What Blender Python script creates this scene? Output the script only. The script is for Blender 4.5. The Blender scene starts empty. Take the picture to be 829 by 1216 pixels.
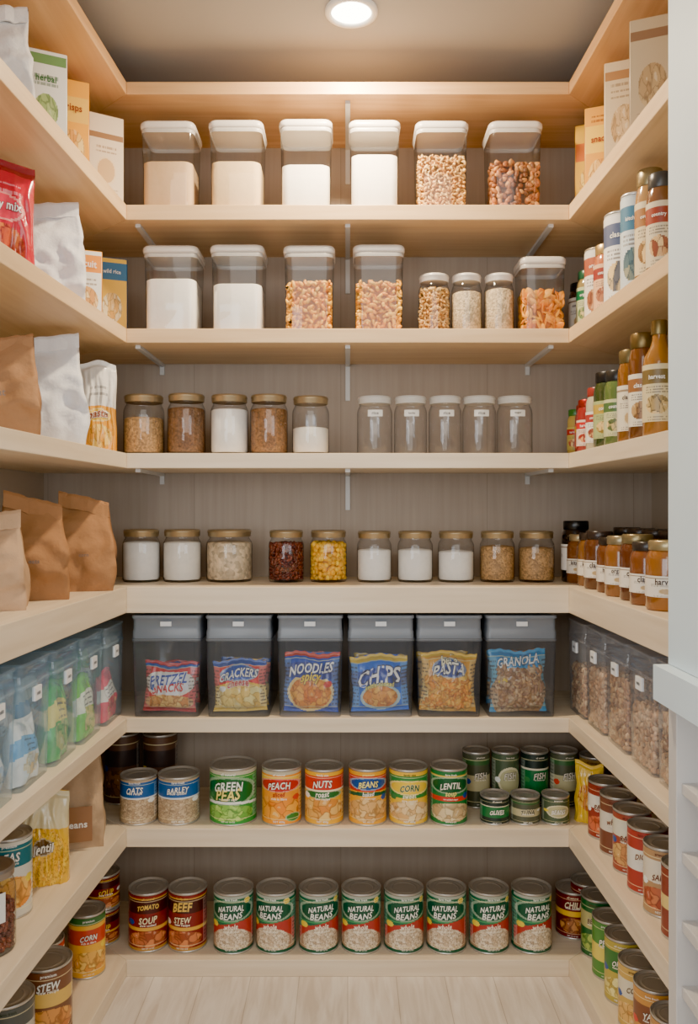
import bpy, math, random
import numpy as np
from mathutils import Vector, Matrix, Euler, noise
random.seed(7)
rng = random.Random(11)
F=1000.0; CX=413.0; CY=603.0; CZ=1.114
def X(px,Y): return (px-CX)*Y/F
def Zp(py,Y=2.0): return CZ+(CY-py)*Y/F
def lin(c):
    o=[]
    for v in c[:3]:
        v=min(255,max(0,v))/255.0
        o.append(v/12.92 if v<=0.04045 else ((v+0.055)/1.055)**2.4)
    return tuple(o)+(1.0,)
scene=bpy.context.scene
COL=scene.collection

# ---------------------------------------------------------------- materials
MATS={}
def newmat(name):
    m=bpy.data.materials.new(name); m.use_nodes=True
    nt=m.node_tree; nt.nodes.clear()
    out=nt.nodes.new('ShaderNodeOutputMaterial')
    MATS[name]=m
    return m,nt,out
def attr_mat(name, rough=0.5, metallic=0.0, coat=0.0, cell=None, cellamt=0.35, bump=0.0, noise_s=None, noise_amt=0.1, bdist=.002):
    m,nt,out=newmat(name)
    b=nt.nodes.new('ShaderNodeBsdfPrincipled')
    b.inputs['Roughness'].default_value=rough
    b.inputs['Metallic'].default_value=metallic
    b.inputs['Coat Weight'].default_value=coat
    b.inputs['Coat Roughness'].default_value=0.15
    a=nt.nodes.new('ShaderNodeAttribute'); a.attribute_name='Col'
    src=a.outputs['Color']
    tc=nt.nodes.new('ShaderNodeTexCoord')
    if cell or noise_s:
        if cell:
            t=nt.nodes.new('ShaderNodeTexVoronoi'); t.inputs['Scale'].default_value=cell
            sep=nt.nodes.new('ShaderNodeSeparateColor'); nt.links.new(t.outputs['Color'],sep.inputs[0]); val=sep.outputs[0]; h=t.outputs['Distance']; amt=cellamt
        else:
            t=nt.nodes.new('ShaderNodeTexNoise'); t.inputs['Scale'].default_value=noise_s; t.inputs['Detail'].default_value=4
            val=t.outputs[0]; h=t.outputs[0]; amt=noise_amt
        nt.links.new(tc.outputs['Object'],t.inputs['Vector'])
        mr=nt.nodes.new('ShaderNodeMapRange'); mr.inputs['To Min'].default_value=1-amt; mr.inputs['To Max'].default_value=1+amt*0.5
        nt.links.new(val,mr.inputs['Value'])
        mx=nt.nodes.new('ShaderNodeMix'); mx.data_type='RGBA'; mx.blend_type='MULTIPLY'; mx.inputs[0].default_value=1
        nt.links.new(src,mx.inputs[6]); nt.links.new(mr.outputs[0],mx.inputs[7]); src=mx.outputs[2]
        if bump:
            bp=nt.nodes.new('ShaderNodeBump'); bp.inputs['Strength'].default_value=bump; bp.inputs['Distance'].default_value=bdist
            if cell: bp.invert=True
            nt.links.new(h,bp.inputs['Height']); nt.links.new(bp.outputs[0],b.inputs['Normal'])
    nt.links.new(src,b.inputs['Base Color'])
    nt.links.new(b.outputs[0],out.inputs[0])
attr_mat('print',0.36)
attr_mat('matte',0.75)
attr_mat('plastic',0.3)
attr_mat('food',0.5)
attr_mat('foil',0.24,coat=0.6,noise_s=20,noise_amt=0.10,bump=0.9,bdist=.007)
attr_mat('paper',0.8,noise_s=22,noise_amt=0.18,bump=0.8,bdist=.009)
attr_mat('flour',0.9,noise_s=60,noise_amt=0.10,bump=0.4)
attr_mat('grain',0.65,cell=230,cellamt=0.45,bump=0.7)
attr_mat('coarse',0.55,cell=110,cellamt=0.4,bump=0.9)
attr_mat('metal',0.34,metallic=0.7)
attr_mat('liquid',0.08,coat=0.6)
def glass(name,tint,edge,base=0.04,diff=0.0,diffc=(1,1,1,1),pwr=2.0,gl_rough=.06):
    """thin-walled clear container wall: view-symmetric Schlick reflectance, tinted transmission"""
    m,nt,out=newmat(name)
    tr=nt.nodes.new('ShaderNodeBsdfTransparent')
    gl=nt.nodes.new('ShaderNodeBsdfGlossy'); gl.inputs['Roughness'].default_value=gl_rough
    lw=nt.nodes.new('ShaderNodeLayerWeight'); lw.inputs['Blend'].default_value=0.5
    def mth(op,a,v):
        n=nt.nodes.new('ShaderNodeMath'); n.operation=op; n.inputs[1].default_value=v; nt.links.new(a,n.inputs[0]); return n.outputs[0]
    pw=mth('POWER',lw.outputs['Facing'],pwr)
    mx=nt.nodes.new('ShaderNodeMix'); mx.data_type='RGBA'
    mx.inputs[6].default_value=tint; mx.inputs[7].default_value=edge
    nt.links.new(pw,mx.inputs[0]); nt.links.new(mx.outputs[2],tr.inputs[0])
    sch=mth('ADD',mth('MULTIPLY',mth('POWER',lw.outputs['Facing'],5.0),0.8),base)
    src=tr.outputs[0]
    if diff:
        df=nt.nodes.new('ShaderNodeBsdfDiffuse'); df.inputs[0].default_value=diffc
        m2=nt.nodes.new('ShaderNodeMixShader'); m2.inputs[0].default_value=diff
        nt.links.new(src,m2.inputs[1]); nt.links.new(df.outputs[0],m2.inputs[2]); src=m2.outputs[0]
    ms=nt.nodes.new('ShaderNodeMixShader')
    nt.links.new(sch,ms.inputs[0]); nt.links.new(src,ms.inputs[1]); nt.links.new(gl.outputs[0],ms.inputs[2])
    nt.links.new(ms.outputs[0],out.inputs[0])
glass('glass',(0.985,0.985,0.985,1),(0.45,0.45,0.44,1),0.05,0.0,(.9,.9,.88,1),3.0)
glass('smoke_plastic',(0.87,0.89,0.92,1),(0.6,0.63,0.67,1),0.04,0.07,(0.56,0.60,0.66,1))
glass('blue_plastic',(0.93,0.98,1.0,1),(0.80,0.90,0.98,1),0.05,0.16,(0.66,0.84,0.98,1))
glass('clear_plastic',(0.97,0.98,0.99,1),(0.88,0.88,0.92,1),0.05,0.12,(0.84,0.85,0.88,1))

def wood(name,c1,c2,axis='x',rough=0.42):
    m,nt,out=newmat(name)
    b=nt.nodes.new('ShaderNodeBsdfPrincipled'); b.inputs['Roughness'].default_value=rough
    tc=nt.nodes.new('ShaderNodeTexCoord'); mp=nt.nodes.new('ShaderNodeMapping')
    mp.inputs['Scale'].default_value=(1.2,22,22) if axis=='x' else ((22,1.2,22) if axis=='y' else (22,22,1.2))
    nt.links.new(tc.outputs['Object'],mp.inputs['Vector'])
    n=nt.nodes.new('ShaderNodeTexNoise'); n.inputs['Scale'].default_value=2.2; n.inputs['Detail'].default_value=6; n.inputs['Distortion'].default_value=0.4
    nt.links.new(mp.outputs[0],n.inputs['Vector'])
    cr=nt.nodes.new('ShaderNodeValToRGB'); cr.color_ramp.elements[0].position=0.3; cr.color_ramp.elements[1].position=0.7
    cr.color_ramp.elements[0].color=lin(c1); cr.color_ramp.elements[1].color=lin(c2)
    nt.links.new(n.outputs[0],cr.inputs[0]); nt.links.new(cr.outputs[0],b.inputs['Base Color'])
    bp=nt.nodes.new('ShaderNodeBump'); bp.inputs['Strength'].default_value=0.08; bp.inputs['Distance'].default_value=0.002
    nt.links.new(n.outputs[0],bp.inputs['Height']); nt.links.new(bp.outputs[0],b.inputs['Normal'])
    nt.links.new(b.outputs[0],out.inputs[0])
for ax in 'xy':  # one wood: warmer light above, paler light below, put into the tones
    wood('wood_warm_'+ax,(202,156,104),(222,180,128),ax)
    wood('wood_mid_'+ax,(214,180,134),(230,200,156),ax)
    wood('wood_pale_'+ax,(220,200,170),(234,217,190),ax)
def plain(name,c,rough=0.6,metal=0,emis=None,ns=None):
    m,nt,out=newmat(name)
    if emis:
        e=nt.nodes.new('ShaderNodeEmission'); e.inputs[0].default_value=lin(c); e.inputs[1].default_value=emis
        nt.links.new(e.outputs[0],out.inputs[0]); return
    b=nt.nodes.new('ShaderNodeBsdfPrincipled'); b.inputs['Roughness'].default_value=rough; b.inputs['Metallic'].default_value=metal
    c=lin(c)
    if ns:
        n=nt.nodes.new('ShaderNodeTexNoise'); n.inputs['Scale'].default_value=ns; n.inputs['Detail'].default_value=5
        tc=nt.nodes.new('ShaderNodeTexCoord'); nt.links.new(tc.outputs['Object'],n.inputs['Vector'])
        cr=nt.nodes.new('ShaderNodeValToRGB')
        cr.color_ramp.elements[0].color=(c[0]*.92,c[1]*.92,c[2]*.92,1); cr.color_ramp.elements[1].color=(c[0]*1.05,c[1]*1.05,c[2]*1.05,1)
        nt.links.new(n.outputs[0],cr.inputs[0]); nt.links.new(cr.outputs[0],b.inputs['Base Color'])
    else: b.inputs['Base Color'].default_value=c
    nt.links.new(b.outputs[0],out.inputs[0])
plain('ceiling_paint',(172,170,166),0.8,ns=3)
plain('side_paint',(180,166,148),0.8,ns=3)
plain('white_paint',(218,236,246),0.5,ns=5)
plain('cabinet_paint',(210,206,202),0.55,ns=5)
plain('bracket_metal',(205,205,203),0.4)
plain('lamp_glow',(255,240,215),emis=30)
plain('lamp_trim',(240,238,232),0.4)
def wallmat():
    m,nt,out=newmat('back_panel')
    b=nt.nodes.new('ShaderNodeBsdfPrincipled'); b.inputs['Roughness'].default_value=0.6
    tc=nt.nodes.new('ShaderNodeTexCoord'); mp=nt.nodes.new('ShaderNodeMapping'); mp.inputs['Scale'].default_value=(40,40,1.5)
    nt.links.new(tc.outputs['Object'],mp.inputs['Vector'])
    n=nt.nodes.new('ShaderNodeTexNoise'); n.inputs['Scale'].default_value=2; n.inputs['Detail'].default_value=5
    nt.links.new(mp.outputs[0],n.inputs['Vector'])
    cr=nt.nodes.new('ShaderNodeValToRGB'); cr.color_ramp.elements[0].position=.3; cr.color_ramp.elements[1].position=.7
    cr.color_ramp.elements[0].color=lin((162,146,130)); cr.color_ramp.elements[1].color=lin((171,156,140))
    nt.links.new(n.outputs[0],cr.inputs[0])
    sx=nt.nodes.new('ShaderNodeSeparateXYZ'); nt.links.new(tc.outputs['Object'],sx.inputs[0])
    a=nt.nodes.new('ShaderNodeMath'); a.operation='ADD'; a.inputs[1].default_value=10.02; nt.links.new(sx.outputs[0],a.inputs[0])
    mo=nt.nodes.new('ShaderNodeMath'); mo.operation='MODULO'; mo.inputs[1].default_value=0.40; nt.links.new(a.outputs[0],mo.inputs[0])
    lt=nt.nodes.new('ShaderNodeMath'); lt.operation='LESS_THAN'; lt.inputs[1].default_value=0.002; nt.links.new(mo.outputs[0],lt.inputs[0])
    mx=nt.nodes.new('ShaderNodeMix'); mx.data_type='RGBA'; nt.links.new(lt.outputs[0],mx.inputs[0]); nt.links.new(cr.outputs[0],mx.inputs[6]); mx.inputs[7].default_value=lin((146,132,117))
    nt.links.new(mx.outputs[2],b.inputs['Base Color']); nt.links.new(b.outputs[0],out.inputs[0])
wallmat()
def floormat():
    m,nt,out=newmat('whitewashed_planks')
    b=nt.nodes.new('ShaderNodeBsdfPrincipled'); b.inputs['Roughness'].default_value=0.45
    tc=nt.nodes.new('ShaderNodeTexCoord'); mp=nt.nodes.new('ShaderNodeMapping'); mp.inputs['Scale'].default_value=(18,2,14)
    nt.links.new(tc.outputs['Object'],mp.inputs['Vector'])
    n=nt.nodes.new('ShaderNodeTexNoise'); n.inputs['Scale'].default_value=2.4; n.inputs['Detail'].default_value=8; n.inputs['Distortion'].default_value=.9
    nt.links.new(mp.outputs[0],n.inputs['Vector'])
    cr=nt.nodes.new('ShaderNodeValToRGB'); cr.color_ramp.elements[0].position=.32; cr.color_ramp.elements[1].position=.64
    cr.color_ramp.elements[0].color=lin((210,196,180)); cr.color_ramp.elements[1].color=lin((234,225,213))
    nt.links.new(n.outputs[0],cr.inputs[0])
    br=nt.nodes.new('ShaderNodeTexBrick'); br.inputs['Scale'].default_value=1; br.inputs['Brick Width'].default_value=0.9; br.inputs['Row Height'].default_value=0.115; br.inputs['Mortar Size'].default_value=0.001
    br.inputs['Color1'].default_value=(1,1,1,1); br.inputs['Color2'].default_value=(.92,.91,.9,1); br.inputs['Mortar'].default_value=(.66,.62,.58,1)
    mp2=nt.nodes.new('ShaderNodeMapping'); mp2.inputs['Rotation'].default_value=(0,0,math.pi/2)
    nt.links.new(tc.outputs['Object'],mp2.inputs['Vector']); nt.links.new(mp2.outputs[0],br.inputs['Vector'])
    mx=nt.nodes.new('ShaderNodeMix'); mx.data_type='RGBA'; mx.blend_type='MULTIPLY'; mx.inputs[0].default_value=1
    nt.links.new(cr.outputs[0],mx.inputs[6]); nt.links.new(br.outputs[0],mx.inputs[7])
    nt.links.new(mx.outputs[2],b.inputs['Base Color']); nt.links.new(b.outputs[0],out.inputs[0])
floormat()

# ---------------------------------------------------------------- mesh builder
class MB:
    def __init__(s): s.V=[];s.F=[];s.M=[];s.C=[];s.S=[];s.mats=[]
    def mi(s,m):
        if m not in s.mats: s.mats.append(m)
        return s.mats.index(m)
    def add(s,V,Fc,mat,col=(200,200,200),smooth=True,raw=False):
        o=len(s.V); s.V.extend([tuple(v) for v in V]); k=s.mi(mat)
        if isinstance(col,list): cl=[c if raw else lin(c) for c in col]
        else: cl=[lin(col)]*len(Fc)
        for f in Fc: s.F.append(tuple(i+o for i in f))
        s.M.extend([k]*len(Fc)); s.C.extend(cl); s.S.extend([smooth]*len(Fc))
    def loft(s,rings,mat,col,cap0=True,cap1=True,smooth=True,colfn=None):
        n=len(rings[0]); V=[p for r in rings for p in r]; Fc=[];C=[]
        for i in range(len(rings)-1):
            for j in range(n):
                k=(j+1)%n
                Fc.append((i*n+j,i*n+k,(i+1)*n+k,(i+1)*n+j))
                if colfn: C.append(lin(colfn(i,j)))
        s.add(V,Fc,mat,C if colfn else col,smooth,raw=bool(colfn))
        if cap0: s.add(rings[0],[tuple(range(n))[::-1]],mat,col,False)
        if cap1: s.add(rings[-1],[tuple(range(n))],mat,col,False)
    def box(s,x0,x1,y0,y1,z0,z1,mat,col=(200,200,200)):
        V=[(x0,y0,z0),(x1,y0,z0),(x1,y1,z0),(x0,y1,z0),(x0,y0,z1),(x1,y0,z1),(x1,y1,z1),(x0,y1,z1)]
        s.add(V,[(3,2,1,0),(4,5,6,7),(0,1,5,4),(1,2,6,5),(2,3,7,6),(3,0,4,7)],mat,col,False)
    def revolve(s,prof,mat,col,n=40,cap0=False,cap1=False,smooth=True,cx=0,cy=0):
        s.loft([circ(r,z,n,cx,cy) for r,z in prof],mat,col,cap0,cap1,smooth)
    def xform(s,i0,M):
        for i in range(i0,len(s.V)): s.V[i]=tuple(M@Vector(s.V[i]))
    def finish(s,name,loc=(0,0,0),rot=0.0,bevel=0):
        me=bpy.data.meshes.new(name); me.from_pydata(s.V,[],s.F)
        me.polygons.foreach_set('material_index',s.M); me.polygons.foreach_set('use_smooth',s.S)
        for m in s.mats: me.materials.append(MATS[m])
        ca=me.color_attributes.new('Col','FLOAT_COLOR','CORNER')
        cnt=[len(f) for f in s.F]
        arr=np.repeat(np.array(s.C,dtype=np.float32),cnt,axis=0).ravel()
        ca.data.foreach_set('color',arr)
        me.update()
        ob=bpy.data.objects.new(name,me); COL.objects.link(ob); ob.location=loc; ob.rotation_euler=(0,0,rot)
        if bevel:
            b=ob.modifiers.new('bevel','BEVEL'); b.width=bevel; b.segments=2; b.limit_method='ANGLE'
        return ob
def dup(ob,loc,rot=0.0):
    o=bpy.data.objects.new(ob.name.split('.')[0],ob.data); COL.objects.link(o); o.location=loc; o.rotation_euler=(0,0,rot); return o
def circ(r,z,n=40,cx=0,cy=0):
    return [(cx+r*math.sin(2*math.pi*i/n),cy-r*math.cos(2*math.pi*i/n),z) for i in range(n)]
def rr(hw,hd,r,z,n=4,cx=0,cy=0):
    P=[]
    for (sx,sy,a0) in ((1,-1,-90),(1,1,0),(-1,1,90),(-1,-1,180)):
        for i in range(n+1):
            a=math.radians(a0+90*i/n)
            P.append((cx+sx*(hw-r)+r*math.cos(a),cy+sy*(hd-r)+r*math.sin(a),z))
    return P
TG={}
def text_raw(s,off):
    cu=bpy.data.curves.new('t','FONT'); cu.body=s; cu.align_x='CENTER'; cu.align_y='CENTER'; cu.offset=off; cu.resolution_u=2
    cu.space_character=1.06
    ob=bpy.data.objects.new('t',cu); COL.objects.link(ob)
    dg=bpy.context.evaluated_depsgraph_get(); me=ob.evaluated_get(dg).to_mesh()
    V=np.array([tuple(v.co)[:2] for v in me.vertices]); Fc=[tuple(p.vertices) for p in me.polygons]
    ob.evaluated_get(dg).to_mesh_clear(); bpy.data.objects.remove(ob); bpy.data.curves.remove(cu)
    return V,Fc
def text_geo(s,outline=False):
    k=(s,outline)
    if k in TG: return TG[k]
    V,Fc=text_raw(s,.025); mn=V.min(0); mxx=V.max(0); c=(mn+mxx)/2; sc=(mxx[0]-mn[0])
    if outline: V,Fc=text_raw(s,.07)
    V=(V-c)/sc
    TG[k]=(V,Fc); return TG[k]
def text_cyl(mb,s,w,r,z,ang,col,hs=1.0,outline=None,arch=0.0,tilt=0.0,shear=0.0):
    for k,(o,c) in enumerate(((True,outline),(False,col))):
        if c is None: continue
        V,Fc=text_geo(s,o); out=[]; R=r+.0005*k
        for x,y in V:
            a=ang+(x+shear*y)*w/r; out.append((R*math.sin(a),-R*math.cos(a),z+(y*hs-arch*x*x+tilt*x)*w))
        mb.add(out,Fc,'print',c,False)
def text_fn(mb,s,w,u0,v0,fn,W,H,col,hs=1.0,tilt=0.0,off=0.0015,outline=None,arch=0.0,shear=0.0):
    for k,(o,cc) in enumerate(((True,outline),(False,col))):
        if cc is None: continue
        V,Fc=text_geo(s,o); out=[]
        for x,y in V:
            p=fn(u0+(x+shear*y)*w/(W/2), v0+(y*hs+x*tilt-arch*x*x)*w/H); out.append((p[0],p[1]-off-.0007*k,p[2]))
        mb.add(out,Fc,'print',cc,False)

# ---------------------------------------------------------------- label painter
def lerp(a,b,t): return tuple(a[i]*(1-t)+b[i]*t for i in range(3))
def paint(layers):
    def f(a,v):
        c=layers[0]
        for L in layers[1:]:
            k=L[0]
            if k=='band':
                if L[1]<=v<L[2]: c=L[3]
            elif k=='arc':
                vc=L[1]+L[3]*a*a
                if abs(v-vc)<L[2]: c=L[4]
            elif k=='below':
                if v<L[1]+L[2]*a*a+ (L[4] if len(L)>4 else 0)*a: c=L[3]
            elif k=='ell':
                q=((a-L[1])/L[3])**2+((v-L[2])/L[4])**2
                if q<1: c=L[5] if q<.72 else lerp(L[5],(250,240,210),.55)
            elif k=='food':
                if ((a-L[1])/L[3])**2+((v-L[2])/L[4])**2<1:
                    p=Vector((a*L[7]*.55,v*L[7]*1.0,L[8]*1.7))
                    p=p+Vector((noise.noise(p*1.3)*.5,noise.noise(p*1.3+Vector((4,4,4)))*.5,0))
                    d,pts=noise.voronoi(p)
                    e=d[1]-d[0]
                    q=max(0,min(1,.55+.45*noise.cell(pts[0]*7.3)))
                    c=lerp(L[5],L[6],q)
                    if e<.11: c=lerp(tuple(x*.72 for x in L[5]),c,.25+.6*e/.11)
                    elif d[0]<.18: c=lerp(c,(255,250,225),.35)
            elif k=='vband':
                if L[1]<=a<L[2]: c=L[3]
            elif k=='text':
                if L[1]<v<L[2] and L[3]<a<L[4]:
                    q=(v-L[1])/(L[2]-L[1])*L[6]
                    if (q%1)<.42 and noise.noise(Vector((a*26,math.floor(q)*3.3,1)))>-0.2: c=lerp(c,L[5],.55)
        return c
    return f
def busy(ds,seed):
    """adds the small print of a real label: side-panel ingredients, badge, pin-stripes"""
    r=random.Random(seed)
    bx=r.choice([-.62,.62]); bc=r.choice([(240,210,60),(220,60,40),(250,250,240),(60,130,70),(30,80,160)])
    sv=r.uniform(.47,.53)
    def f(a,v):
        c=ds(a,v)
        if abs(a)>.74:
            c2=lerp(c,(245,240,225),.35 if .1<v<.88 else 0)
            q=v*15
            if .12<v<.86 and (q%1)<.4 and noise.noise(Vector((a*30,math.floor(q)*2.7,seed)))>-.15 and abs(a)>.79: c2=lerp(c2,(50,40,36),.5)
            c=c2
        if ((a-bx)/.15)**2+((v-sv)/.055)**2<1: c=bc
        if .885<v<.897 or .085<v<.095: c=lerp(c,(250,236,180),.7)
        return c
    return f
W_=(240,236,226)
GREEN=(20,104,62); RED=(196,34,30); YEL=(240,186,30); DRED=(112,22,22)

# ---------------------------------------------------------------- pieces of food
def macaroni(size):
    V=[];n=7;m=6;R=size*.42;t=size*.2
    for i in range(n):
        a=math.radians(-85+170*i/(n-1)); tt=t*(0.55 if i in(0,n-1) else 1)
        for j in range(m):
            b=2*math.pi*j/m; V.append(((R+tt*math.cos(b))*math.cos(a)-R*.6,(R+tt*math.cos(b))*math.sin(a),tt*math.sin(b)))
    Fc=[(i*m+j,i*m+(j+1)%m,(i+1)*m+(j+1)%m,(i+1)*m+j) for i in range(n-1) for j in range(m)]
    Fc+= [tuple(range(m))[::-1],tuple((n-1)*m+j for j in range(m))]
    return np.array(V),Fc
def nut(size,e=(.5,.32,.28)):
    V=[];n=6;m=7
    for i in range(n):
        a=-math.pi/2+math.pi*(i+.25)/(n-.5)
        for j in range(m):
            b=2*math.pi*j/m; k=1+.12*math.sin(3*b+i)
            V.append((size*e[0]*math.sin(a),size*e[1]*math.cos(a)*math.cos(b)*k,size*e[2]*math.cos(a)*math.sin(b)*k))
    Fc=[(i*m+j,i*m+(j+1)%m,(i+1)*m+(j+1)%m,(i+1)*m+j) for i in range(n-1) for j in range(m)]
    Fc+= [tuple(range(m))[::-1],tuple((n-1)*m+j for j in range(m))]
    return np.array(V),Fc
def place_piece(mb,base,p,cols,lim=None):
    V,Fc=base
    R=np.array(Euler((rng.uniform(0,6.3),rng.uniform(0,6.3),rng.uniform(0,6.3))).to_matrix())
    W=V@R.T*rng.uniform(.85,1.12)+np.array(p)
    if lim is not None:
        W[:,0]=np.clip(W[:,0],-lim[0],lim[0]); W[:,1]=np.clip(W[:,1],-lim[1],lim[1]); W[:,2]=np.maximum(W[:,2],lim[2])
    c=rng.choice(cols); k=rng.uniform(.86,1.08)
    mb.add(W.tolist(),Fc,'food',tuple(min(255,v*k) for v in c))
def fill_box(mb,hw,hd,z0,z1,base,size,cols,dark,round_=False):
    s=size*.45
    if round_: mb.revolve([(hw-s,z0),(hw-s,z1-s)],'food',dark,24,True,True)
    else: mb.loft([rr(hw-s,hd-s,.004,z0),rr(hw-s,hd-s,.004,z1-s)],'food',dark)
    H=z1-z0; step=size*.58
    nx=max(1,int(2*hw/step)); ny=max(1,int(2*hd/step)); nz=max(1,int(H/step))
    lim=(hw,hd,z0)
    if round_:
        na=int(2*math.pi*hw/step)
        for k in range(nz):
            for j in range(na):
                a=2*math.pi*(j+rng.random())/na
                if math.cos(a)<-.2: continue
                rr_=hw-s*.75; place_piece(mb,base,(rr_*math.sin(a),-rr_*math.cos(a),z0+(k+.5)*H/nz+rng.uniform(-.3,.3)*step),cols,(hw*abs(math.sin(a))+.006,hw,z0))
    else:
        for k in range(nz):
            z=z0+(k+.5)*H/nz
            for i in range(nx):
                place_piece(mb,base,(-hw+s*.6+(2*hw-1.2*s)*(i+rng.random())/nx,-hd+s*.7,z+rng.uniform(-.4,.4)*step),cols,lim)
            for sx in (-1,1):
                for j in range(max(1,ny//2+1)):
                    place_piece(mb,base,(sx*(hw-s*.7),-hd+hd*1.4*(j+rng.random())/(ny//2+1),z+rng.uniform(-.4,.4)*step),cols,lim)
    for i in range(nx):
        for j in range(ny):
            x=-hw+s+(2*hw-2*s)*(i+rng.random())/nx; y=-hd+s+(2*hd-2*s)*(j+rng.random())/ny
            if round_ and x*x+y*y>(hw-s)**2: continue
            place_piece(mb,base,(x,y,z1-s*.6+rng.uniform(-.2,.5)*s),cols,lim)
MAC=macaroni(.021); MACS=macaroni(.015); NUT=nut(.021); NUTS=nut(.016); CHIP=nut(.03,(.5,.42,.1)); BEAN=nut(.013)
PALE=[(222,174,98),(210,156,82),(236,196,128)]
NUTC=[(158,92,42),(182,114,58),(126,72,36),(204,144,80)]; GRAN=[(196,154,108),(174,130,86),(212,180,138),(156,112,76)]
ORC=[(240,154,34),(248,176,50),(228,134,22)]; CASH=[(242,170,42),(248,188,70),(232,150,30)]
PIECES={'mac':(MAC,.021,CASH,(180,110,30)),'cereal':(MACS,.016,PALE,(160,112,56)),'nuts':(NUT,.021,NUTC,(90,52,24)),
 'macs':(MACS,.015,PALE,(160,112,56)),'chips':(CHIP,.024,ORC,(190,110,20)),'yellow':(nut(.02,(.4,.36,.34)),.018,[(240,176,20),(250,196,50)],(180,120,10)),
 'beans':(BEAN,.013,[(110,46,32),(132,62,40),(90,34,24)],(60,26,16)),'granola':(NUTS,.016,GRAN,(126,92,60)),'almond':(NUTS,.016,[(200,160,120),(180,138,98),(214,180,142)],(130,98,70))}
FINE={'flour':('flour',(242,235,222)),'cream':('flour',(226,198,154)),'beige':('flour',(214,182,142)),'oats':('coarse',(218,194,158)),
 'grain':('grain',(150,106,64)),'brown':('grain',(128,90,58)),'tan':('grain',(190,148,96)),'seed':('grain',(206,184,148)),'white':('flour',(245,241,233))}

# ---------------------------------------------------------------- containers
def fill(mb,hw,hd,z0,z1,kind,round_=False,r=.01):
    if kind in PIECES:
        b,s,c,d=PIECES[kind]; fill_box(mb,hw,hd,z0,z1,b,s,c,d,round_)
    elif kind in FINE:
        m,c=FINE[kind]
        if round_:
            mb.revolve([(hw*.94,z0),(hw,z0+.005),(hw,z1-.002),(hw*.9,z1+.001),(hw*.4,z1+.004)],m,c,36,True,True)
        else:
            mb.loft([rr(hw,hd,r,z0),rr(hw,hd,r,z1-.003),rr(hw*.9,hd*.9,r,z1+.001),rr(hw*.4,hd*.4,r*.4,z1+.005)],m,c)
def canister(x,Y,z,w,d,h,kind,fh):
    mb=MB(); hw=w/2;hd=d/2;r=.018
    lid=.024
    b=h-lid
    mb.loft([rr(hw*.91,hd*.91,r,0),rr(hw*.93,hd*.93,r,.004),rr(hw*.985,hd*.985,r,b)],'glass',(255,255,255),True,False)
    fill(mb,hw*.92,hd*.92,.004,fh,kind,False,r*.9)
    mb.loft([rr(hw*.99,hd*.99,r,b-.004),rr(hw*1.0,hd*1.0,r,b),rr(hw*1.0,hd*1.0,r,b+.005),rr(hw*.98,hd*.98,r,b+.006)],'plastic',(190,186,180),False,False)
    mb.loft([rr(hw*1.0,hd*1.0,r,b+.006),rr(hw*1.03,hd*1.03,r,b+.008),rr(hw*1.04,hd*1.04,r,b+.012),rr(hw*1.03,hd*1.03,r,b+.019),rr(hw*.98,hd*.98,r,b+.0235),rr(hw*.85,hd*.85,r,b+.024)],'plastic',(216,210,202))
    mb.revolve([(hw*.45,b+.0235),(hw*.45,b+.0255),(hw*.42,b+.026)],'plastic',(216,212,206),24,False,True)
    return mb.finish('food_storage_canister',(x,Y,z))
def jar(name,x,Y,z,r,h,kind,fh,lid=(178,150,100),lidm='metal',label=None,round_=True,rot=0,txt=None):
    mb=MB(); lh=.017; b=h-lh
    mb.revolve([(r*.3,.004),(r*.8,.001),(r*.93,0),(r,.006),(r,b*.80),(r*.98,b*.86),(r*.90,b*.93),(r*.86,b*.95),(r*.86,b)],'glass',(255,)*3,44)
    if kind: fill(mb,r*.955,r*.955,.006,min(fh,b*.86),kind,True)
    k=.93
    mb.revolve([(r*k*.97,b-.001),(r*k,b+.001),(r*k,b+lh*.55),(r*(k+.025),b+lh*.62),(r*(k+.025),b+lh*.75),(r*k,b+lh*.8),(r*k,b+lh*.93),(r*(k-.04),b+lh),(r*(k-.1),b+lh),(r*(k-.14),b+lh-.0012)],lidm,lid,44,True,True)
    if label:
        lw,l0,l1=label
        nn=10; V=[];Fc=[]
        for i in range(nn+1):
            a=(-.5+i/nn)*lw/r
            V+=[((r+.001)*math.sin(a),-(r+.001)*math.cos(a),l0*h),((r+.001)*math.sin(a),-(r+.001)*math.cos(a),l1*h)]
            if i<nn: Fc.append((2*i,2*i+2,2*i+3,2*i+1))
        mb.add(V,Fc,'print',(222,220,214))
        text_cyl(mb,txt or rng.choice(['rice','salt','oats','herbs','sugar']),lw*.45,r+.0018,(l0+l1)/2*h,0,(90,88,86))
    return mb.finish(name,(x,Y,z),rot)
CANSEED=[0]
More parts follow.
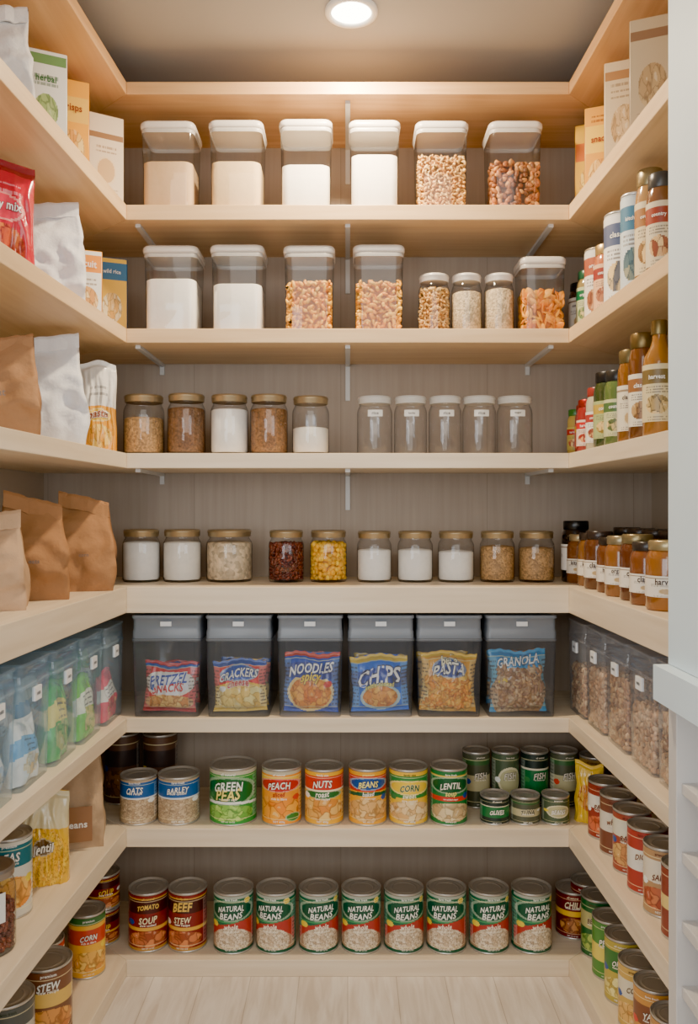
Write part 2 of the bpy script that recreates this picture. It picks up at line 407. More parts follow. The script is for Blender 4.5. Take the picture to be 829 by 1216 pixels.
def can(name,x,Y,z,r,h,design,texts=(),rot=0,rim=(204,200,192),lidc=(196,192,184),plainlab=False):
    mb=MB(); CANSEED[0]+=1
    if not plainlab: design=busy(design,CANSEED[0])
    mb.revolve([(r*.9,.003),(r*.96,0),(r*1.01,.001),(r*1.01,.004),(r*.985,.005)],'metal',rim,48,True)
    mb.revolve([(r*.985,h-.006),(r*1.01,h-.004),(r*1.012,h-.001),(r*.995,h),(r*.965,h-.0005),(r*.95,h-.005),(r*.86,h-.005),(r*.84,h-.0038),(r*.80,h-.0052),(r*.62,h-.0052),(r*.60,h-.004),(r*.57,h-.0055)],'metal',lidc,48,False,True)
    n=156;m=80; rings=[circ(r,.005+(h-.011)*i/m,n) for i in range(m+1)]
    def cf(i,j):
        ang=(j+.5)/n*2
        a=((ang+.5)%1.0-.5)*2*1.0
        return design(a,(i+.5)/m)
    mb.loft(rings,'print',(200,)*3,False,False,True,cf)
    H=h-.011
    for q,(s,w,v,c,*hs) in enumerate(texts):
        dark=sum(c)<330
        ol=(240,226,190) if dark else tuple(int(t*.5) for t in design(0.0,min(.99,v+.09)))
        for ang in (0,math.pi): text_cyl(mb,s,w*r,r+.0008,.005+H*v,ang,c,hs[0] if hs else 1.3,outline=ol if w>.8 else None,arch=.25 if q==0 else -.10,tilt=.07,shear=.18)
    if texts:
        c=texts[0][3]
        for ang in (0,math.pi):
            text_cyl(mb,rng.choice(['family size','all natural','farm fresh','premium']),.62*r,r+.0008,.005+H*.945,ang,c)
            text_cyl(mb,rng.choice(['NET WT 15 OZ','NET 400g','WT 14.5 OZ']),.6*r,r+.0008,.005+H*.045,ang,(236,232,220))
            text_cyl(mb,rng.choice(['no added sugar','slow cooked','rich in fibre','new recipe']),.8*r,r+.0008,.005+H*(texts[-1][2]-.085),ang,(248,240,220))
    return mb.finish(name,(x,Y,z),rot)
def bottle(name,x,Y,z,r,h,col,cap=(30,30,30),label=(236,232,222),shape='bottle',rot=0,lab=(.15,.6),accent=None):
    mb=MB(); CANSEED[0]+=1
    if shape=='bottle': pr=[(r*.9,0),(r,.004),(r,h*.62),(r*.92,h*.69),(r*.55,h*.78),(r*.42,h*.84),(r*.42,h*.90)]; cr=r*.5; c0=h*.88
    elif shape=='can': pr=[(r*1.0,0),(r*1.01,.002),(r,.005),(r,h*.97)]; cr=r*1.01; c0=h*.975
    else: pr=[(r*.9,0),(r,.004),(r,h*.74),(r*.95,h*.80),(r*.82,h*.86)]; cr=r*.88; c0=h*.86
    mb.revolve(pr,'liquid',col,36,True,True)
    mb.revolve([(cr*.97,c0),(cr,c0+.001),(cr,h-.002),(cr*.94,h)],'metal' if sum(cap)>250 else 'plastic',cap,36,True,True)
    n=132;m=44
    if label:
        if shape=='can': lab=(.04,.95)
        rings=[circ(r+.0007,h*(lab[0]+(lab[1]-lab[0])*i/m),n) for i in range(m+1)]
        L=[label]
        if accent: L+=[('band',.66,.90,accent),('food',0,.30,.7,.17,tuple(t*.8 for t in accent),(240,206,140),5,CANSEED[0])]
        else: L+=[('band',.86,.9,(150,130,105)),('ell',0,.28,.34,.14,(190,160,110))]
        L+=[('text',.50,.62,-.7,.7,(80,70,64),2.5),('text',.03,.11,-.6,.6,(110,100,90),2)]
        ds=paint(L)
        mb.loft(rings,'print',(1,1,1),False,False,True,lambda i,j:ds((((j+.5)/n*3+.5)%1-.5)*2,(i+.5)/m))
        zc=h*(lab[0]+(lab[1]-lab[0])*(.78 if accent else .74))
        for a in (0,2*math.pi/3,-2*math.pi/3): text_cyl(mb,rng.choice(['harvest','kitchen','country','organic','classic']),1.0*r,r+.0014,zc,a,W_ if accent and sum(accent)<500 else (70,50,40),1.2,arch=.1)
    return mb.finish(name,(x,Y,z),rot)
def carton(name,x,Y,z,w,d,h,design,side,rot=0,texts=()):
    mb=MB(); hw=w/2;hd=d/2
    mb.loft([rr(hw-.001,hd-.001,.002,0,2),rr(hw,hd,.002,.001,2),rr(hw,hd,.002,h-.001,2),rr(hw-.001,hd-.001,.002,h,2)],'print',side)
    nu=60;nv=110
    def panel(fn,ds):
        V=[fn(-1+2*i/nu,j/nv) for j in range(nv+1) for i in range(nu+1)]
        Fc=[];C=[]
        for j in range(nv):
            for i in range(nu):
                a=j*(nu+1)+i; Fc.append((a,a+1,a+nu+2,a+nu+1)); C.append(ds(-1+2*(i+.5)/nu,(j+.5)/nv))
        mb.add(V,Fc,'print',C,False)
    ff=lambda u,v:(u*(hw-.002),-hd-.0005,.002+(h-.004)*v)
    panel(ff,design)
    sd=paint([side,('band',.72,.84,design(0,.8)),('text',.12,.6,-.7,.7,(110,100,92),14)])
    panel(lambda u,v:(hw+.0005,u*(hd-.002),.002+(h-.004)*v),sd)
    panel(lambda u,v:(-hw-.0005,-u*(hd-.002),.002+(h-.004)*v),sd)
    mb.box(-hw+.002,hw-.002,-.0008,.0008,h-.0005,h+.0006,'print',tuple(c*.8 for c in side))
    for (s,wd,v,c) in texts: text_fn(mb,s,wd*w,0,v,ff,w,h,c,1.2,arch=.1)
    return mb.finish(name,(x,Y,z),rot)
def pouch_geo(mb,w,h,d,design,back,pillow=False,mat='foil',seed=1.0,texts=(),oy=0,oz=0,nu=64,nv=70,pieces=None,spin=0.0,lean=0.0):
    i0=len(mb.V)
    def th(u,v):
        if pillow: pr=max(0,math.sin(math.pi*min(1,max(0,(v-.05)/.9))))**.55; sd=max(0,1-abs(u)**3.0)**.8
        else: pr=max(0,1-max(0,v)**3.0)**.9 if v<.93 else .0; pr*= (.82+.18*math.sin(min(1,v*2.2)*math.pi/2)); sd=max(0,1-abs(u)**4)**.55
        wr=noise.noise(Vector((u*2.2+seed,v*3.1,seed*1.7)))*.45+noise.noise(Vector((u*6+seed,v*5,seed)))*.28
        cr=.10*math.sin(u*17+seed*3+noise.noise(Vector((u*2,v*2,seed)))*4)*(max(0,v-.6)/.4+max(0,.3-v)/.3) if pillow else 0
        e=(.5+.5*abs(u)**.5)
        return d/2*pr*sd*(1+wr*e+cr)+.0012
    def xs(u,v): 
        return w/2*u*(1-.07*math.sin(math.pi*max(0,min(1,v)))*(1 if pillow else .5))*(1 if pillow else (1-.04*v))+.004*noise.noise(Vector((v*4,seed,u)))
    def zs(u,v): return h*v+ (.006*math.sin(u*3+seed)*v if not pillow else .005*math.sin(u*4+seed)*(v-.2)+.002*math.sin(u*19)*max(0,v-.85)*5)
    def fn(u,v): return (xs(u,v),-th(u,v),zs(u,v))
    rings=[]
    for j in range(nv+1):
        v=j/nv; r=[fn(-1+2*i/nu,v) for i in range(nu+1)]
        r+=[(xs(1-2*i/nu,v),th(1-2*i/nu,v),zs(1-2*i/nu,v)) for i in range(nu+1)]
        rings.append(r)
    def cf(i,j):
        if j<nu: return design(-1+2*(j+.5)/nu,(i+.5)/nv)
        return back
    mb.loft(rings,mat,back,True,True,True,cf)
    for (s,wd,v,c,*hs) in texts: text_fn(mb,s,wd*w,0,v,fn,w,h,c,hs[0] if hs else 1.35,tilt=.12,outline=tuple(int(t*.45) for t in design(.0,min(.98,v+.08))) if sum(c)>400 else W_,arch=.2,shear=.2)
    if pieces:
        b,s,c,dk=PIECES[pieces[0]]
        for k in range(pieces[1]):
            u=rng.uniform(-.85,.85);v=rng.uniform(.08,pieces[2]); p=fn(u,v); place_piece(mb,b,(p[0],p[1]+.001,p[2]),c)
    lift=abs(math.sin(spin))*w/2
    M=Matrix.Translation((0,oy,oz+lift))@Matrix.Rotation(-lean,4,'X')@Matrix.Rotation(spin,4,'Y')
    mb.xform(i0,M)
def pouch(name,x,Y,z,w,h,d,design,back,rot=0,**k):
    mb=MB(); pouch_geo(mb,w,h,d,design,back,**k); return mb.finish(name,(x,Y,z),rot)
def paper_bag(name,x,Y,z,w,d,h,col,rot=0,seed=1.0,label=None,lean=.012,mat='paper',fold=.03,tilt=.012,slim=.16):
    """block-bottom bag: square base, gusseted sides pinched in, narrow rolled top"""
    mb=MB(); nf=14; nv=34
    def tt(v):
        t=max(0,min(1,(v-.42)/.58)); return t*t*(3-2*t)
    def warp(p,v):
        x0,y0,z0=p; q=Vector((x0*16+seed*3,y0*16,z0*15+seed))
        am=.0065+.009*math.sin(min(1,v*1.25)*math.pi)
        a=noise.noise(q); b=noise.noise(q*2.3+Vector((9,2,4)))
        rid=abs(noise.noise(q*1.3+Vector((3,7,1))))
        s=1 if y0-lean*tt(v)>0 else -1
        return (x0+am*.8*noise.noise(q+Vector((5,5,5))), y0+s*am*(a*.9+b*.5-rid*1.6+.25)*(1 if v>.01 else .3), z0+(.004*noise.noise(q+Vector((1,9,3))) if v>.05 else 0))
    def ring(v):
        t=tt(v)
        dd=d/2*(1-t)*(1+.10*math.sin(math.pi*min(1,v*1.8)))+.0045*t; ww=w/2*(1-slim*t)*(1+.04*math.sin(math.pi*min(1,v*1.5))); g=(ww*.38*t*(1-.6*t))+.005*min(1,v*3)
        cy=lean*t; P=[]
        zt=lambda px: h*v+tilt*(px/w*2)*t
        for i in range(nf+1):
            px=(-1+2*i/nf)*ww; P.append(warp((px,cy-dd,zt(px)),v))
        for yy,gg in ((-.5,.5),(0,1),(.5,.5)): P.append(warp((ww-g*gg,cy+dd*yy,zt(ww)),v))
        for i in range(nf+1):
            px=(1-2*i/nf)*ww; P.append(warp((px,cy+dd,zt(px)),v))
        for yy,gg in ((.5,.5),(0,1),(-.5,.5)): P.append(warp((-ww+g*gg,cy+dd*yy,zt(-ww)),v))
        return P
    rings=[ring(j/nv) for j in range(nv+1)]
    mb.loft(rings,mat,col,True,True,True)
    n=12
    prof=[(0.004,-.006),(.003,.003),(-.003,.004),(-.008,-.002),(-.011,-fold*.6),(-.013,-fold),(-.010,-fold-.001),(-.004,-fold*.5)]
    R=[]; W2=w/2*(1-slim)
    for k in range(n+1):
        u=-1+2*k/n; R.append([(u*W2*1.01,lean+py+noise.noise(Vector((u*2.4,seed,1)))*.004,h+pz+tilt*u*(1-slim)+noise.noise(Vector((u*3,seed,7)))*.004) for py,pz in prof])
    mb.loft(R,mat,tuple(min(255,c*1.04) for c in col),True,True,False)
    if label:
        lw,v0,v1,lc,tx=label
        yy=-d/2*1.1-.011
        if lc: mb.add([(-lw/2,yy,h*v0),(lw/2,yy,h*v0),(lw/2,yy,h*v1),(-lw/2,yy,h*v1)],[(0,1,2,3)],'print',lc,False)
        V,Fc=text_geo(tx); mb.add([(px*lw*.7,yy-.0006,h*(v0+v1)/2+py*lw*.7) for px,py in V],Fc,'print',W_ if lc and sum(lc)<350 else (120,96,78),False)
    return mb.finish(name,(x,Y,z),rot)
def bin_(name,x,Y,z,w,d,h,plastic,lidc,rot=0,content=None,lidh=.05,lidmat='plastic'):
    mb=MB(); hw=w/2;hd=d/2;r=.010; b=h-lidh
    mb.loft([rr(hw*.92,hd*.96,r,0),rr(hw*.93,hd*.965,r,.003),rr(hw*.985,hd*.985,r,b)],plastic,(255,)*3,True,False)
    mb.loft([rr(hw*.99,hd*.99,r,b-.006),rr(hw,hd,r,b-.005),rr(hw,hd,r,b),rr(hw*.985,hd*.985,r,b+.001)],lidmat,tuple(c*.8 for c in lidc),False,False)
    mb.loft([rr(hw*.985,hd*.985,r,b+.001),rr(hw*.985,hd*.985,r,b+lidh*.3),rr(hw*.965,hd*.975,r,b+lidh*.38),rr(hw*.965,hd*.975,r,b+lidh*.85),rr(hw*1.0,hd*1.0,r,b+lidh*.87),rr(hw*1.0,hd*1.0,r,b+lidh*.96),rr(hw*.98,hd*.98,r,b+lidh)],lidmat,lidc)
    if lidmat=='plastic': mb.box(-.013,.013,-hd-.002,-hd*.97,b+lidh*.55,b+lidh*.74,'print',(222,224,226))
    else:
        mb.box(-.016,.016,-hd-.0012,-hd*.96,b-.035,b-.010,'print',(240,242,244))
        V,Fc=text_geo('oats'); mb.add([(px*.018,-hd-.0018,b-.022+py*.018) for px,py in V],Fc,'print',(90,96,104),False)
    if content: content(mb,hw*.90,hd*.94,b)
    return mb.finish(name,(x,Y,z),rot)

# ---------------------------------------------------------------- room shell
def quadbox(name,mat,*b):
    mb=MB(); mb.box(*b,mat); return mb.finish(name)
quadbox('floor','whitewashed_planks',-1.6,1.6,-1.2,2.35,-.05,0)
quadbox('ceiling','ceiling_paint',-.85,.85,.4,2.35,2.2,2.25)
quadbox('wall_back','back_panel',-.86,.86,2.3,2.36,0,2.2)
quadbox('wall_left','side_paint',-.88,-.83,.6,2.3,0,2.2)
quadbox('wall_right','side_paint',.83,.88,.9,2.3,0,2.2)
LX0=-.526; LXF=-.585; LYF=.65; RYF=1.385; RXF=.536
def shelf(zt,th,wd,name='pantry_shelf',ins=0):
    mb=MB(); zb=zt-th
    def prism(P,mat):
        n=len(P); V=[(x,y,zb) for x,y in P]+[(x,y,zt) for x,y in P]
        mb.add(V,[tuple(range(n))[::-1],tuple(range(n,2*n))]+[(i,(i+1)%n,(i+1)%n+n,i+n) for i in range(n)],mat,(1,1,1),False)
    g=.0006
    prism([(LX0+g,2.0),(-LX0-g,2.0),(.83-g,2.3),(-.83+g,2.3)],wd+'_x')
    prism([(-.83,LYF),(LXF,LYF),(LX0,2.0),(-.83,2.3)],wd+'_y')
    prism([(RXF,RYF),(.83,RYF),(.83,2.3),(-LX0,2.0)],wd+'_y')
    return mb.finish(name,bevel=.0015)
SZ={}
for i,(a,b,wd) in enumerate([(97,112,'wood_warm'),(243,261,'wood_mid'),(390,407,'wood_mid'),(538,556,'wood_pale'),(697,728,'wood_pale'),(853,870,'wood_pale'),(984,1006,'wood_pale'),(1140,1160,'wood_pale')]):
    zt=Zp(a); zb=Zp(b)
    if i==7: zb=0.0
    SZ[i]=zt; shelf(zt,zt-zb,wd,'pantry_shelf')
def bracket(x,z,side=0,leg=.10):
    mb=MB(); t=.006
    mb.box(-t,t,-.27,0,-.008,0,'bracket_metal'); mb.box(-t,t,-.006,0,-leg,-.008,'bracket_metal')
    if side==0: mb.finish('shelf_bracket',(x,2.3,z))
    else: mb.finish('shelf_bracket',(side*.83,x,z),-side*math.pi/2)
for i,(a,b) in {0:(97,112),1:(243,261),2:(390,407),3:(538,556)}.items():
    zb=Zp(b)
    bracket(0,zb)
    if i>0:
        bracket(-.506,zb,0,.03); bracket(.49,zb,0,.03)
mb=MB(); mb.revolve([(.058,0),(.058,-.006),(.052,-.009),(.044,-.007),(.044,-.001)],'lamp_trim',(1,1,1),48)
mb.revolve([(.0442,-.003),(.03,-.0045),(.01,-.005)],'lamp_glow',(1,1,1),40,False,True)
mb.finish('recessed_ceiling_light',(.008,1.84,2.2))
quadbox('jamb_1','white_paint',.527,.70,1.20,1.384,.858,2.2)  # right-hand jamb, a solid box in pale paint without glazing
quadbox('trim_2','white_paint',.502,.72,1.05,1.384,.80,.857)
mb=MB()
mb.box(.527,.829,1.35,1.384,.0,.80,'cabinet_paint'); mb.box(.81,.829,.92,1.35,0,.80,'cabinet_paint'); mb.box(.527,.829,.90,.92,0,.80,'cabinet_paint')
for z in (.655,.545,.435,.33,.22,.11,.0): mb.box(.535,.81,.92,1.35,z,z+.018,'cabinet_paint')
mb.finish('open_shelf_cabinet',bevel=.0015)

# ---------------------------------------------------------------- back wall items
def can_px(x0,x1,yt,si,kind,fy,Yf=2.03):
    w=(x1-x0)*(Yf+.0)/F/1.04; d=w*.95; Yc=Yf+d/2; z=SZ[si]
    h=CZ+(CY-yt)*Yf/F-z; fh=CZ+(CY-fy)*Yf/F-z
    canister(X((x0+x1)/2,Yf+.01),Yc,z,w,d,h,kind,fh)
for a in [(166,232,143,'beige',190),(247,313,142,'cream',190),(331,395,141,'flour',194),(414,476,142,'flour',182),(493,557,143,'cereal',183),(580,645,143,'nuts',190)]:
    can_px(a[0],a[1],a[2],1,a[3],a[4])
for a in [(169,236,291,'white',330),(249,314,290,'white',336),(336,398,291,'mac',334),(419,481,290,'mac',334),(617,673,304,'chips',346)]:
    can_px(a[0],a[1],a[2],2,a[3],a[4])
def jar_px(x0,x1,yt,si,kind,fy,Yf,name='glass_jar',**k):
    r=(x1-x0)*(Yf+.045)/F/2; Yc=Yf+r; z=SZ[si]
    Yt=Yf if yt<603 else Yf+2*r
    h=CZ+(CY-yt)*Yt/F-z; fh=CZ+(CY-fy)*Yf/F-z
    return jar(name,X((x0+x1)/2,Yc),Yc,z,r,h,kind,fh,**k)
WL=dict(lid=(224,218,210),lidm='plastic')
jar_px(497,534,323,2,'macs',340,2.04,**WL); jar_px(536,572,323,2,'seed',345,2.04,**WL); jar_px(575,610,323,2,'seed',342,2.04,**WL)
GL=dict(lid=(176,156,122))
for a in [(147,195,467,'tan',495),(199,244,466,'brown',482),(250,295,467,'white',485),(297,342,467,'grain',480),(347,391,469,'flour',507)]:
    jar_px(a[0],a[1],a[2],3,a[3],a[4],2.04,**GL)
for x0,x1 in [(424,466),(468,507),(509,548),(549,589),(590,632)]:
    jar_px(x0,x1,469,3,None,480,2.04,lid=(205,202,196),lidm='plastic',label=(.036,.64,.75))
for a in [(146,190,628,'white',645),(194,239,628,'flour',643),(245,300,628,'oats',645),(319,361,629,'beans',642),(368,412,629,'yellow',640),(424,465,630,'white',654),(472,514,630,'white',654),(520,563,630,'white',656),(570,611,630,'tan',650),(616,658,630,'tan',652)]:
    jar_px(a[0],a[1],a[2],4,a[3],a[4],2.11,**GL)
bottle('sauce_bottle',X(684,2.14),2.14,SZ[4],.036,.155,(30,20,16),(18,18,18),(232,228,220),'jar',0,(.2,.62))
# shelf 5 bins with snack bags
def bag_content(ds,back,texts,pieces=None,w=.125,h=.13,seed=1.,spin=0.):
    def c(mb,hw,hd,b):
        pouch_geo(mb,w,h,.06,ds,back,True,'foil',seed,texts,oy=-hd+.038,oz=.003,pieces=pieces,spin=spin,lean=.05)
        pouch_geo(mb,w*.95,h*.9,.05,ds,back,True,'foil',seed+3,(),oy=-hd+.115,oz=.003,nu=24,nv=24,spin=-spin,lean=.05)
    return c
bags=[
 (busy(paint([(224,34,40),('ell',0,.58,.98,.26,(246,244,246)),('food',0,.2,.95,.17,(220,134,50),(250,214,130),7,1),('below',.1,.0,(200,24,30)),('band',.88,.94,(30,90,180)),('band',.94,1,(200,24,30))]),3),(200,30,36),[('PRETZEL',.74,.69,(30,70,170)),('SNACKS',.6,.52,(210,30,36))],None,.13,.118,.03),
 (busy(paint([(236,44,34),('below',.6,-.1,(252,206,70)),('food',0,.3,.95,.28,(248,190,60),(255,240,160),6,2),('band',.9,1,(30,80,170)),('ell',0,.75,.75,.15,(30,80,180))]),4),(226,180,60),[('CRACKERS',.74,.75,(250,245,235)),('cheese',.4,.58,(200,40,30))],None,.132,.125,-.03),
 (busy(paint([(20,76,186),('ell',0,.34,.84,.34,(250,200,60)),('food',0,.33,.74,.29,(224,110,20),(252,184,60),8,3),('arc',.72,.12,-.05,(16,54,150)),('band',.93,1,(220,70,30))]),7),(20,70,160),[('NOODLES',.8,.76,(250,246,240)),('spicy',.35,.60,(255,220,60))],None,.138,.142,.02),
 (busy(paint([(20,110,220),('ell',0,.27,.72,.24,(120,200,240)),('food',0,.28,.62,.2,(220,120,30),(252,196,90),8,4),('arc',.64,.13,-.05,(14,60,160)),('band',.9,1,(240,200,60))]),9),(24,90,190),[('CHIPS',.75,.66,(250,246,240)),('kettle cooked',.5,.50,(250,240,120))],None,.142,.135,-.035),
 (busy(paint([(240,170,40),('food',0,.35,1,.5,(236,150,24),(255,212,90),6,5),('ell',0,.74,.65,.16,(16,60,150)),('band',.93,1,(250,200,40))]),12),(220,160,60),[('PASTA',.6,.74,(252,246,230)),('bella',.3,.87,(250,240,200))],('mac',100,.58),.138,.142,.03),
 (busy(paint([(50,160,210),('food',0,.3,1,.45,(170,120,66),(224,186,130),6,6),('arc',.86,.10,-.03,(30,140,200))]),15),(150,110,70),[('GRANOLA',.76,.85,(250,248,240))],('granola',160,.74),.14,.148,-.02)]
for (x0,x1),bg in zip([(155,239),(243,323),(328,408),(412,493),(494,574),(577,663)],bags):
    Yf=2.008; w=(x1-x0)*Yf/F*.985; d=.25
    bin_('plastic_storage_bin',X((x0+x1)/2,Yf),Yf+d/2,SZ[5],w,d,.243,'smoke_plastic',(120,126,134),0,bag_content(bg[0],bg[1],bg[2],bg[3],bg[4],bg[5],seed=rng.uniform(1,9),spin=bg[6]),lidh=.056)
def left_content(kind):
    def c(mb,hw,hd,b):
        cols=[((250,70,100),(250,240,230)),((120,210,60),(250,250,230)),((80,190,90),(250,230,120)),((250,250,248),(110,180,230)),((190,205,220),(240,240,240)),((210,230,210),(250,130,60))]
        a,bb=cols[kind%6]; a2,b2=cols[(kind+1)%6]
        for q,(ca,cb,ox,hh) in enumerate([(a,bb,0,.11+.02*(kind%3)),(a2,b2,0,.16)]):
            ds=paint([ca,('arc',.62,.14,-.06,cb),('food',0,.28,.6,.2,ca,(250,210,140),5,kind+q),('text',.5,.75,-.5,.5,(60,70,90),3)])
            pouch_geo(mb,hw*1.75,hh,.04,ds,ca,False,'foil',kind+q*3.1+.4,(),oy=-hd+.025+q*.055,oz=.004,nu=30,nv=36)
    return c
def right_content(i):
    def c(mb,hw,hd,b): fill(mb,hw*1.0,hd*.99,.005,b*(.62+.08*(i%3)),'almond' if i%2 else 'granola')
    return c
for i in range(6):
    Yc=1.988-.15*i; xf=LX0-.013-(2.0-(Yc))*.0437-.004
    bin_('plastic_storage_bin',xf-.12,Yc,SZ[5],.142,.235,.225,'blue_plastic',(160,186,208),math.pi/2,left_content(i),lidh=.04,lidmat='blue_plastic')
for i in range(5):
    Yc=2.045-.142*i
    bin_('plastic_storage_bin',.548+.12+.003*i,Yc,SZ[5],.134,.235,.225,'clear_plastic',(196,194,198),-math.pi/2,right_content(i),lidh=.04,lidmat='clear_plastic')
# ---------------------------------------------------------------- cans on back shelves
def can_pxf(name,x0,x1,yt,si,ds,tx,Yf=2.012,rot=0,**k):
    Yc0=Yf+(x1-x0)*Yf/F/2; r=(x1-x0)*Yc0/F/2*.985; Yc=Yf+r; h=CZ-(yt-CY)*(Yf+2*r)/F-SZ[si]
    return can(name,X((x0+x1)/2,Yc),Yc,SZ[si],r,h,ds,tx,rot,**k)
gd=paint([(12,100,68),('ell',0,.74,.86,.19,(8,82,56)),('band',.52,.545,(60,150,90)),('below',.52,-.04,(180,50,44),.10),('below',.44,-.34,(176,140,110)),('food',0,.19,.66,.25,(196,168,134),(238,224,200),22,2),('band',.95,1,(170,176,160)),('band',0,.05,(12,84,58)),('vband',.93,1.1,(12,96,66)),('vband',-1.1,-.93,(12,96,66)),('ell',.55,.90,.12,.05,(230,200,60))])
g0=None
for k in range(8):
    Yf=2.02
    Yc0=Yf+.05
    xc=277.5+(631-277.5)*k/7
    if g0 is None:
        g0=can('tin_can_of_beans',X(xc,Yc0),Yc0,SZ[7],.0485,CZ-(1041-CY)*(Yf+.10)/F-SZ[7],gd,[('NATURAL',1.35,.79,(240,244,232)),('BEANS',1.15,.645,(240,244,232),1.1),('whole',.7,.46,(250,236,214))],0.0)
    else: dup(g0,(X(xc,Yc0),Yc0,SZ[7]),rng.uniform(-.25,.25))
dr=paint([(132,24,24),('band',.68,.92,(70,20,18)),('band',.36,.42,(226,170,60)),('food',0,.2,.7,.15,(150,60,30),(226,140,80),7,3),('band',0,.05,(190,140,60)),('band',.92,.95,(200,150,60))])
can_pxf('tin_can_of_soup',153,200,1041,7,dr,[('TOMATO',1.1,.80,(236,190,80)),('SOUP',.9,.55,(246,226,180))],2.03,.2)
can_pxf('tin_can_of_soup',200,246,1041,7,dr,[('BEEF',1.0,.80,(236,190,80)),('STEW',.9,.55,(246,226,180))],2.03,-.1)
can_pxf('tin_can_of_soup',660,702,1043,7,paint([DRED,('band',.5,.62,YEL),('food',0,.28,.5,.18,(120,50,30),(220,150,80),6,9)]),[('CHILI',.9,.78,(240,220,180))],2.09,-.3)
big=[(249,305,897,paint([(44,150,56),('ell',0,.62,.88,.28,(18,104,44)),('food',0,.2,.75,.16,(100,170,60),(190,226,110),10,1),('band',.93,1,(200,190,160)),('arc',.40,.025,-.05,(240,240,230))]),[('GREEN',1.25,.72,(240,245,230)),('PEAS',1.05,.55,(244,226,120))],'tin_can_of_peas'),
 (311,358,900,paint([(244,154,24),('band',.62,.9,(248,200,60)),('ell',0,.74,.86,.13,(200,36,26)),('food',0,.30,.85,.24,(238,120,16),(254,186,60),5,2),('band',.94,1,(200,190,160)),('ell',.5,.12,.3,.08,(60,130,50))]),[('PEACH',1.15,.74,(250,240,220)),('sliced',.6,.57,(170,40,20))],'tin_can_of_peaches'),
 (362,408,901,paint([(246,180,36),('band',.66,.92,(210,50,30)),('food',0,.28,.85,.22,(220,130,40),(246,206,120),6,3),('ell',0,.57,.75,.08,(40,110,50)),('band',.63,.66,(250,230,190))]),[('NUTS',1.0,.78,(250,240,220)),('roast',.7,.57,(250,240,220))],'tin_can_of_nuts'),
 (414,459,901,paint([(240,170,36),('band',.62,.92,(206,44,30)),('ell',0,.77,.8,.12,(28,76,150)),('arc',.58,.035,-.05,(30,90,60)),('food',0,.26,.85,.22,(210,146,70),(244,206,140),7,4)]),[('BEANS',1.05,.77,(250,234,140)),('baked',.6,.58,W_)],'tin_can_of_beans'),
 (462,508,901,paint([(244,194,50),('band',.5,.92,(46,134,60)),('ell',0,.70,.86,.14,(248,206,50)),('food',0,.24,.85,.2,(216,160,90),(246,218,164),7,5)]),[('CORN',1.0,.70,(30,90,40)),('sweet',.7,.54,(250,240,200))],'tin_can_of_corn'),
 (511,555,901,paint([(30,120,60),('band',.44,.52,(210,50,34)),('ell',0,.74,.88,.16,(16,88,46)),('food',0,.22,.85,.18,(196,160,106),(236,218,174),7,6),('band',.9,.93,(230,190,70))]),[('LENTIL',1.15,.74,(245,240,220)),('soup',.6,.56,(240,220,120))],'tin_can_of_lentils')]
for x0,x1,yt,ds,tx,nm in big: can_pxf(nm,x0,x1,yt,6,ds,tx,2.012,rng.uniform(-.1,.1))
ot=paint([(190,164,130),('food',0,.3,2,.34,(176,146,112),(214,190,154),18,3),('band',.60,.95,(28,90,156)),('band',.56,.60,(220,226,230))])
can_pxf('tin_can_of_oats',143,187,911,6,ot,[('OATS',.9,.78,W_)],2.015)
can_pxf('tin_can_of_oats',188,237,909,6,ot,[('BARLEY',1.05,.78,W_)],2.015,.15)
dk=paint([(96,70,54),('band',.55,.8,(56,44,40)),('food',0,.3,2,.2,(90,60,40),(150,110,74),9,8)])
for xc in (-.590,-.49): can('tin_can_of_cocoa',xc,2.20,SZ[6],.044,.178,dk,[],.1)
sd=[paint([(34,50,44),('band',.25,.7,(30,112,60)),('band',.7,.74,(230,220,190))]),paint([(80,84,66),('band',.3,.6,(190,180,136)),('band',.8,.9,(60,100,60))]),paint([(74,90,66),('ell',0,.5,.6,.26,(190,184,136))])]
for (x0,x1),ds,t in zip([(570,605),(606,641),(643,676)],sd,['OLIVES','TUNA','BEANS']):
    can_pxf('small_tin_can',x0,x1,936,6,ds,[(t,1.0,.5,(240,236,220) if t!='TUNA' else (60,60,50))],2.015)
for i,xc in enumerate((.33,.405,.48,.555)): can('small_tin_can',xc,2.165,SZ[6],.035,.142,sd[(i+1)%3],[('FISH',.9,.6,(230,220,200))],.2)

# ---------------------------------------------------------------- left side items
L1=SZ[1]
paper_bag('flour_bag',-.660,1.60,L1,.105,.07,.235,(232,230,228),.45,9.2,slim=.08)
carton('tea_box',-.640,1.775,L1,.085,.065,.228,paint([(238,236,226),('band',.88,.97,(110,150,90)),('food',0,.45,.6,.16,(130,160,90),(200,214,150),7,1),('text',.1,.24,-.7,.7,(120,130,110),4),('text',.68,.82,-.6,.6,(90,110,90),2)]),(232,230,220),.45,[('herbal',.5,.75,(60,110,60))])
carton('cracker_box',-.628,1.905,L1,.075,.06,.235,paint([(240,170,44),('band',.60,.85,(238,190,80)),('food',0,.33,.8,.2,(216,140,50),(250,220,140),7,2),('text',.04,.1,-.7,.7,(120,60,20),2)]),(232,160,44),.45,[('crisps',.6,.73,(140,60,20))])
carton('flour_box',-.600,2.045,L1,.085,.095,.215,paint([(228,210,182),('band',.74,.80,(150,110,70)),('ell',0,.38,.6,.16,(206,170,120)),('text',.1,.2,-.7,.7,(150,120,90),3),('text',.58,.68,-.6,.6,(140,110,80),2)]),(216,194,162),.55)
L2=SZ[2]
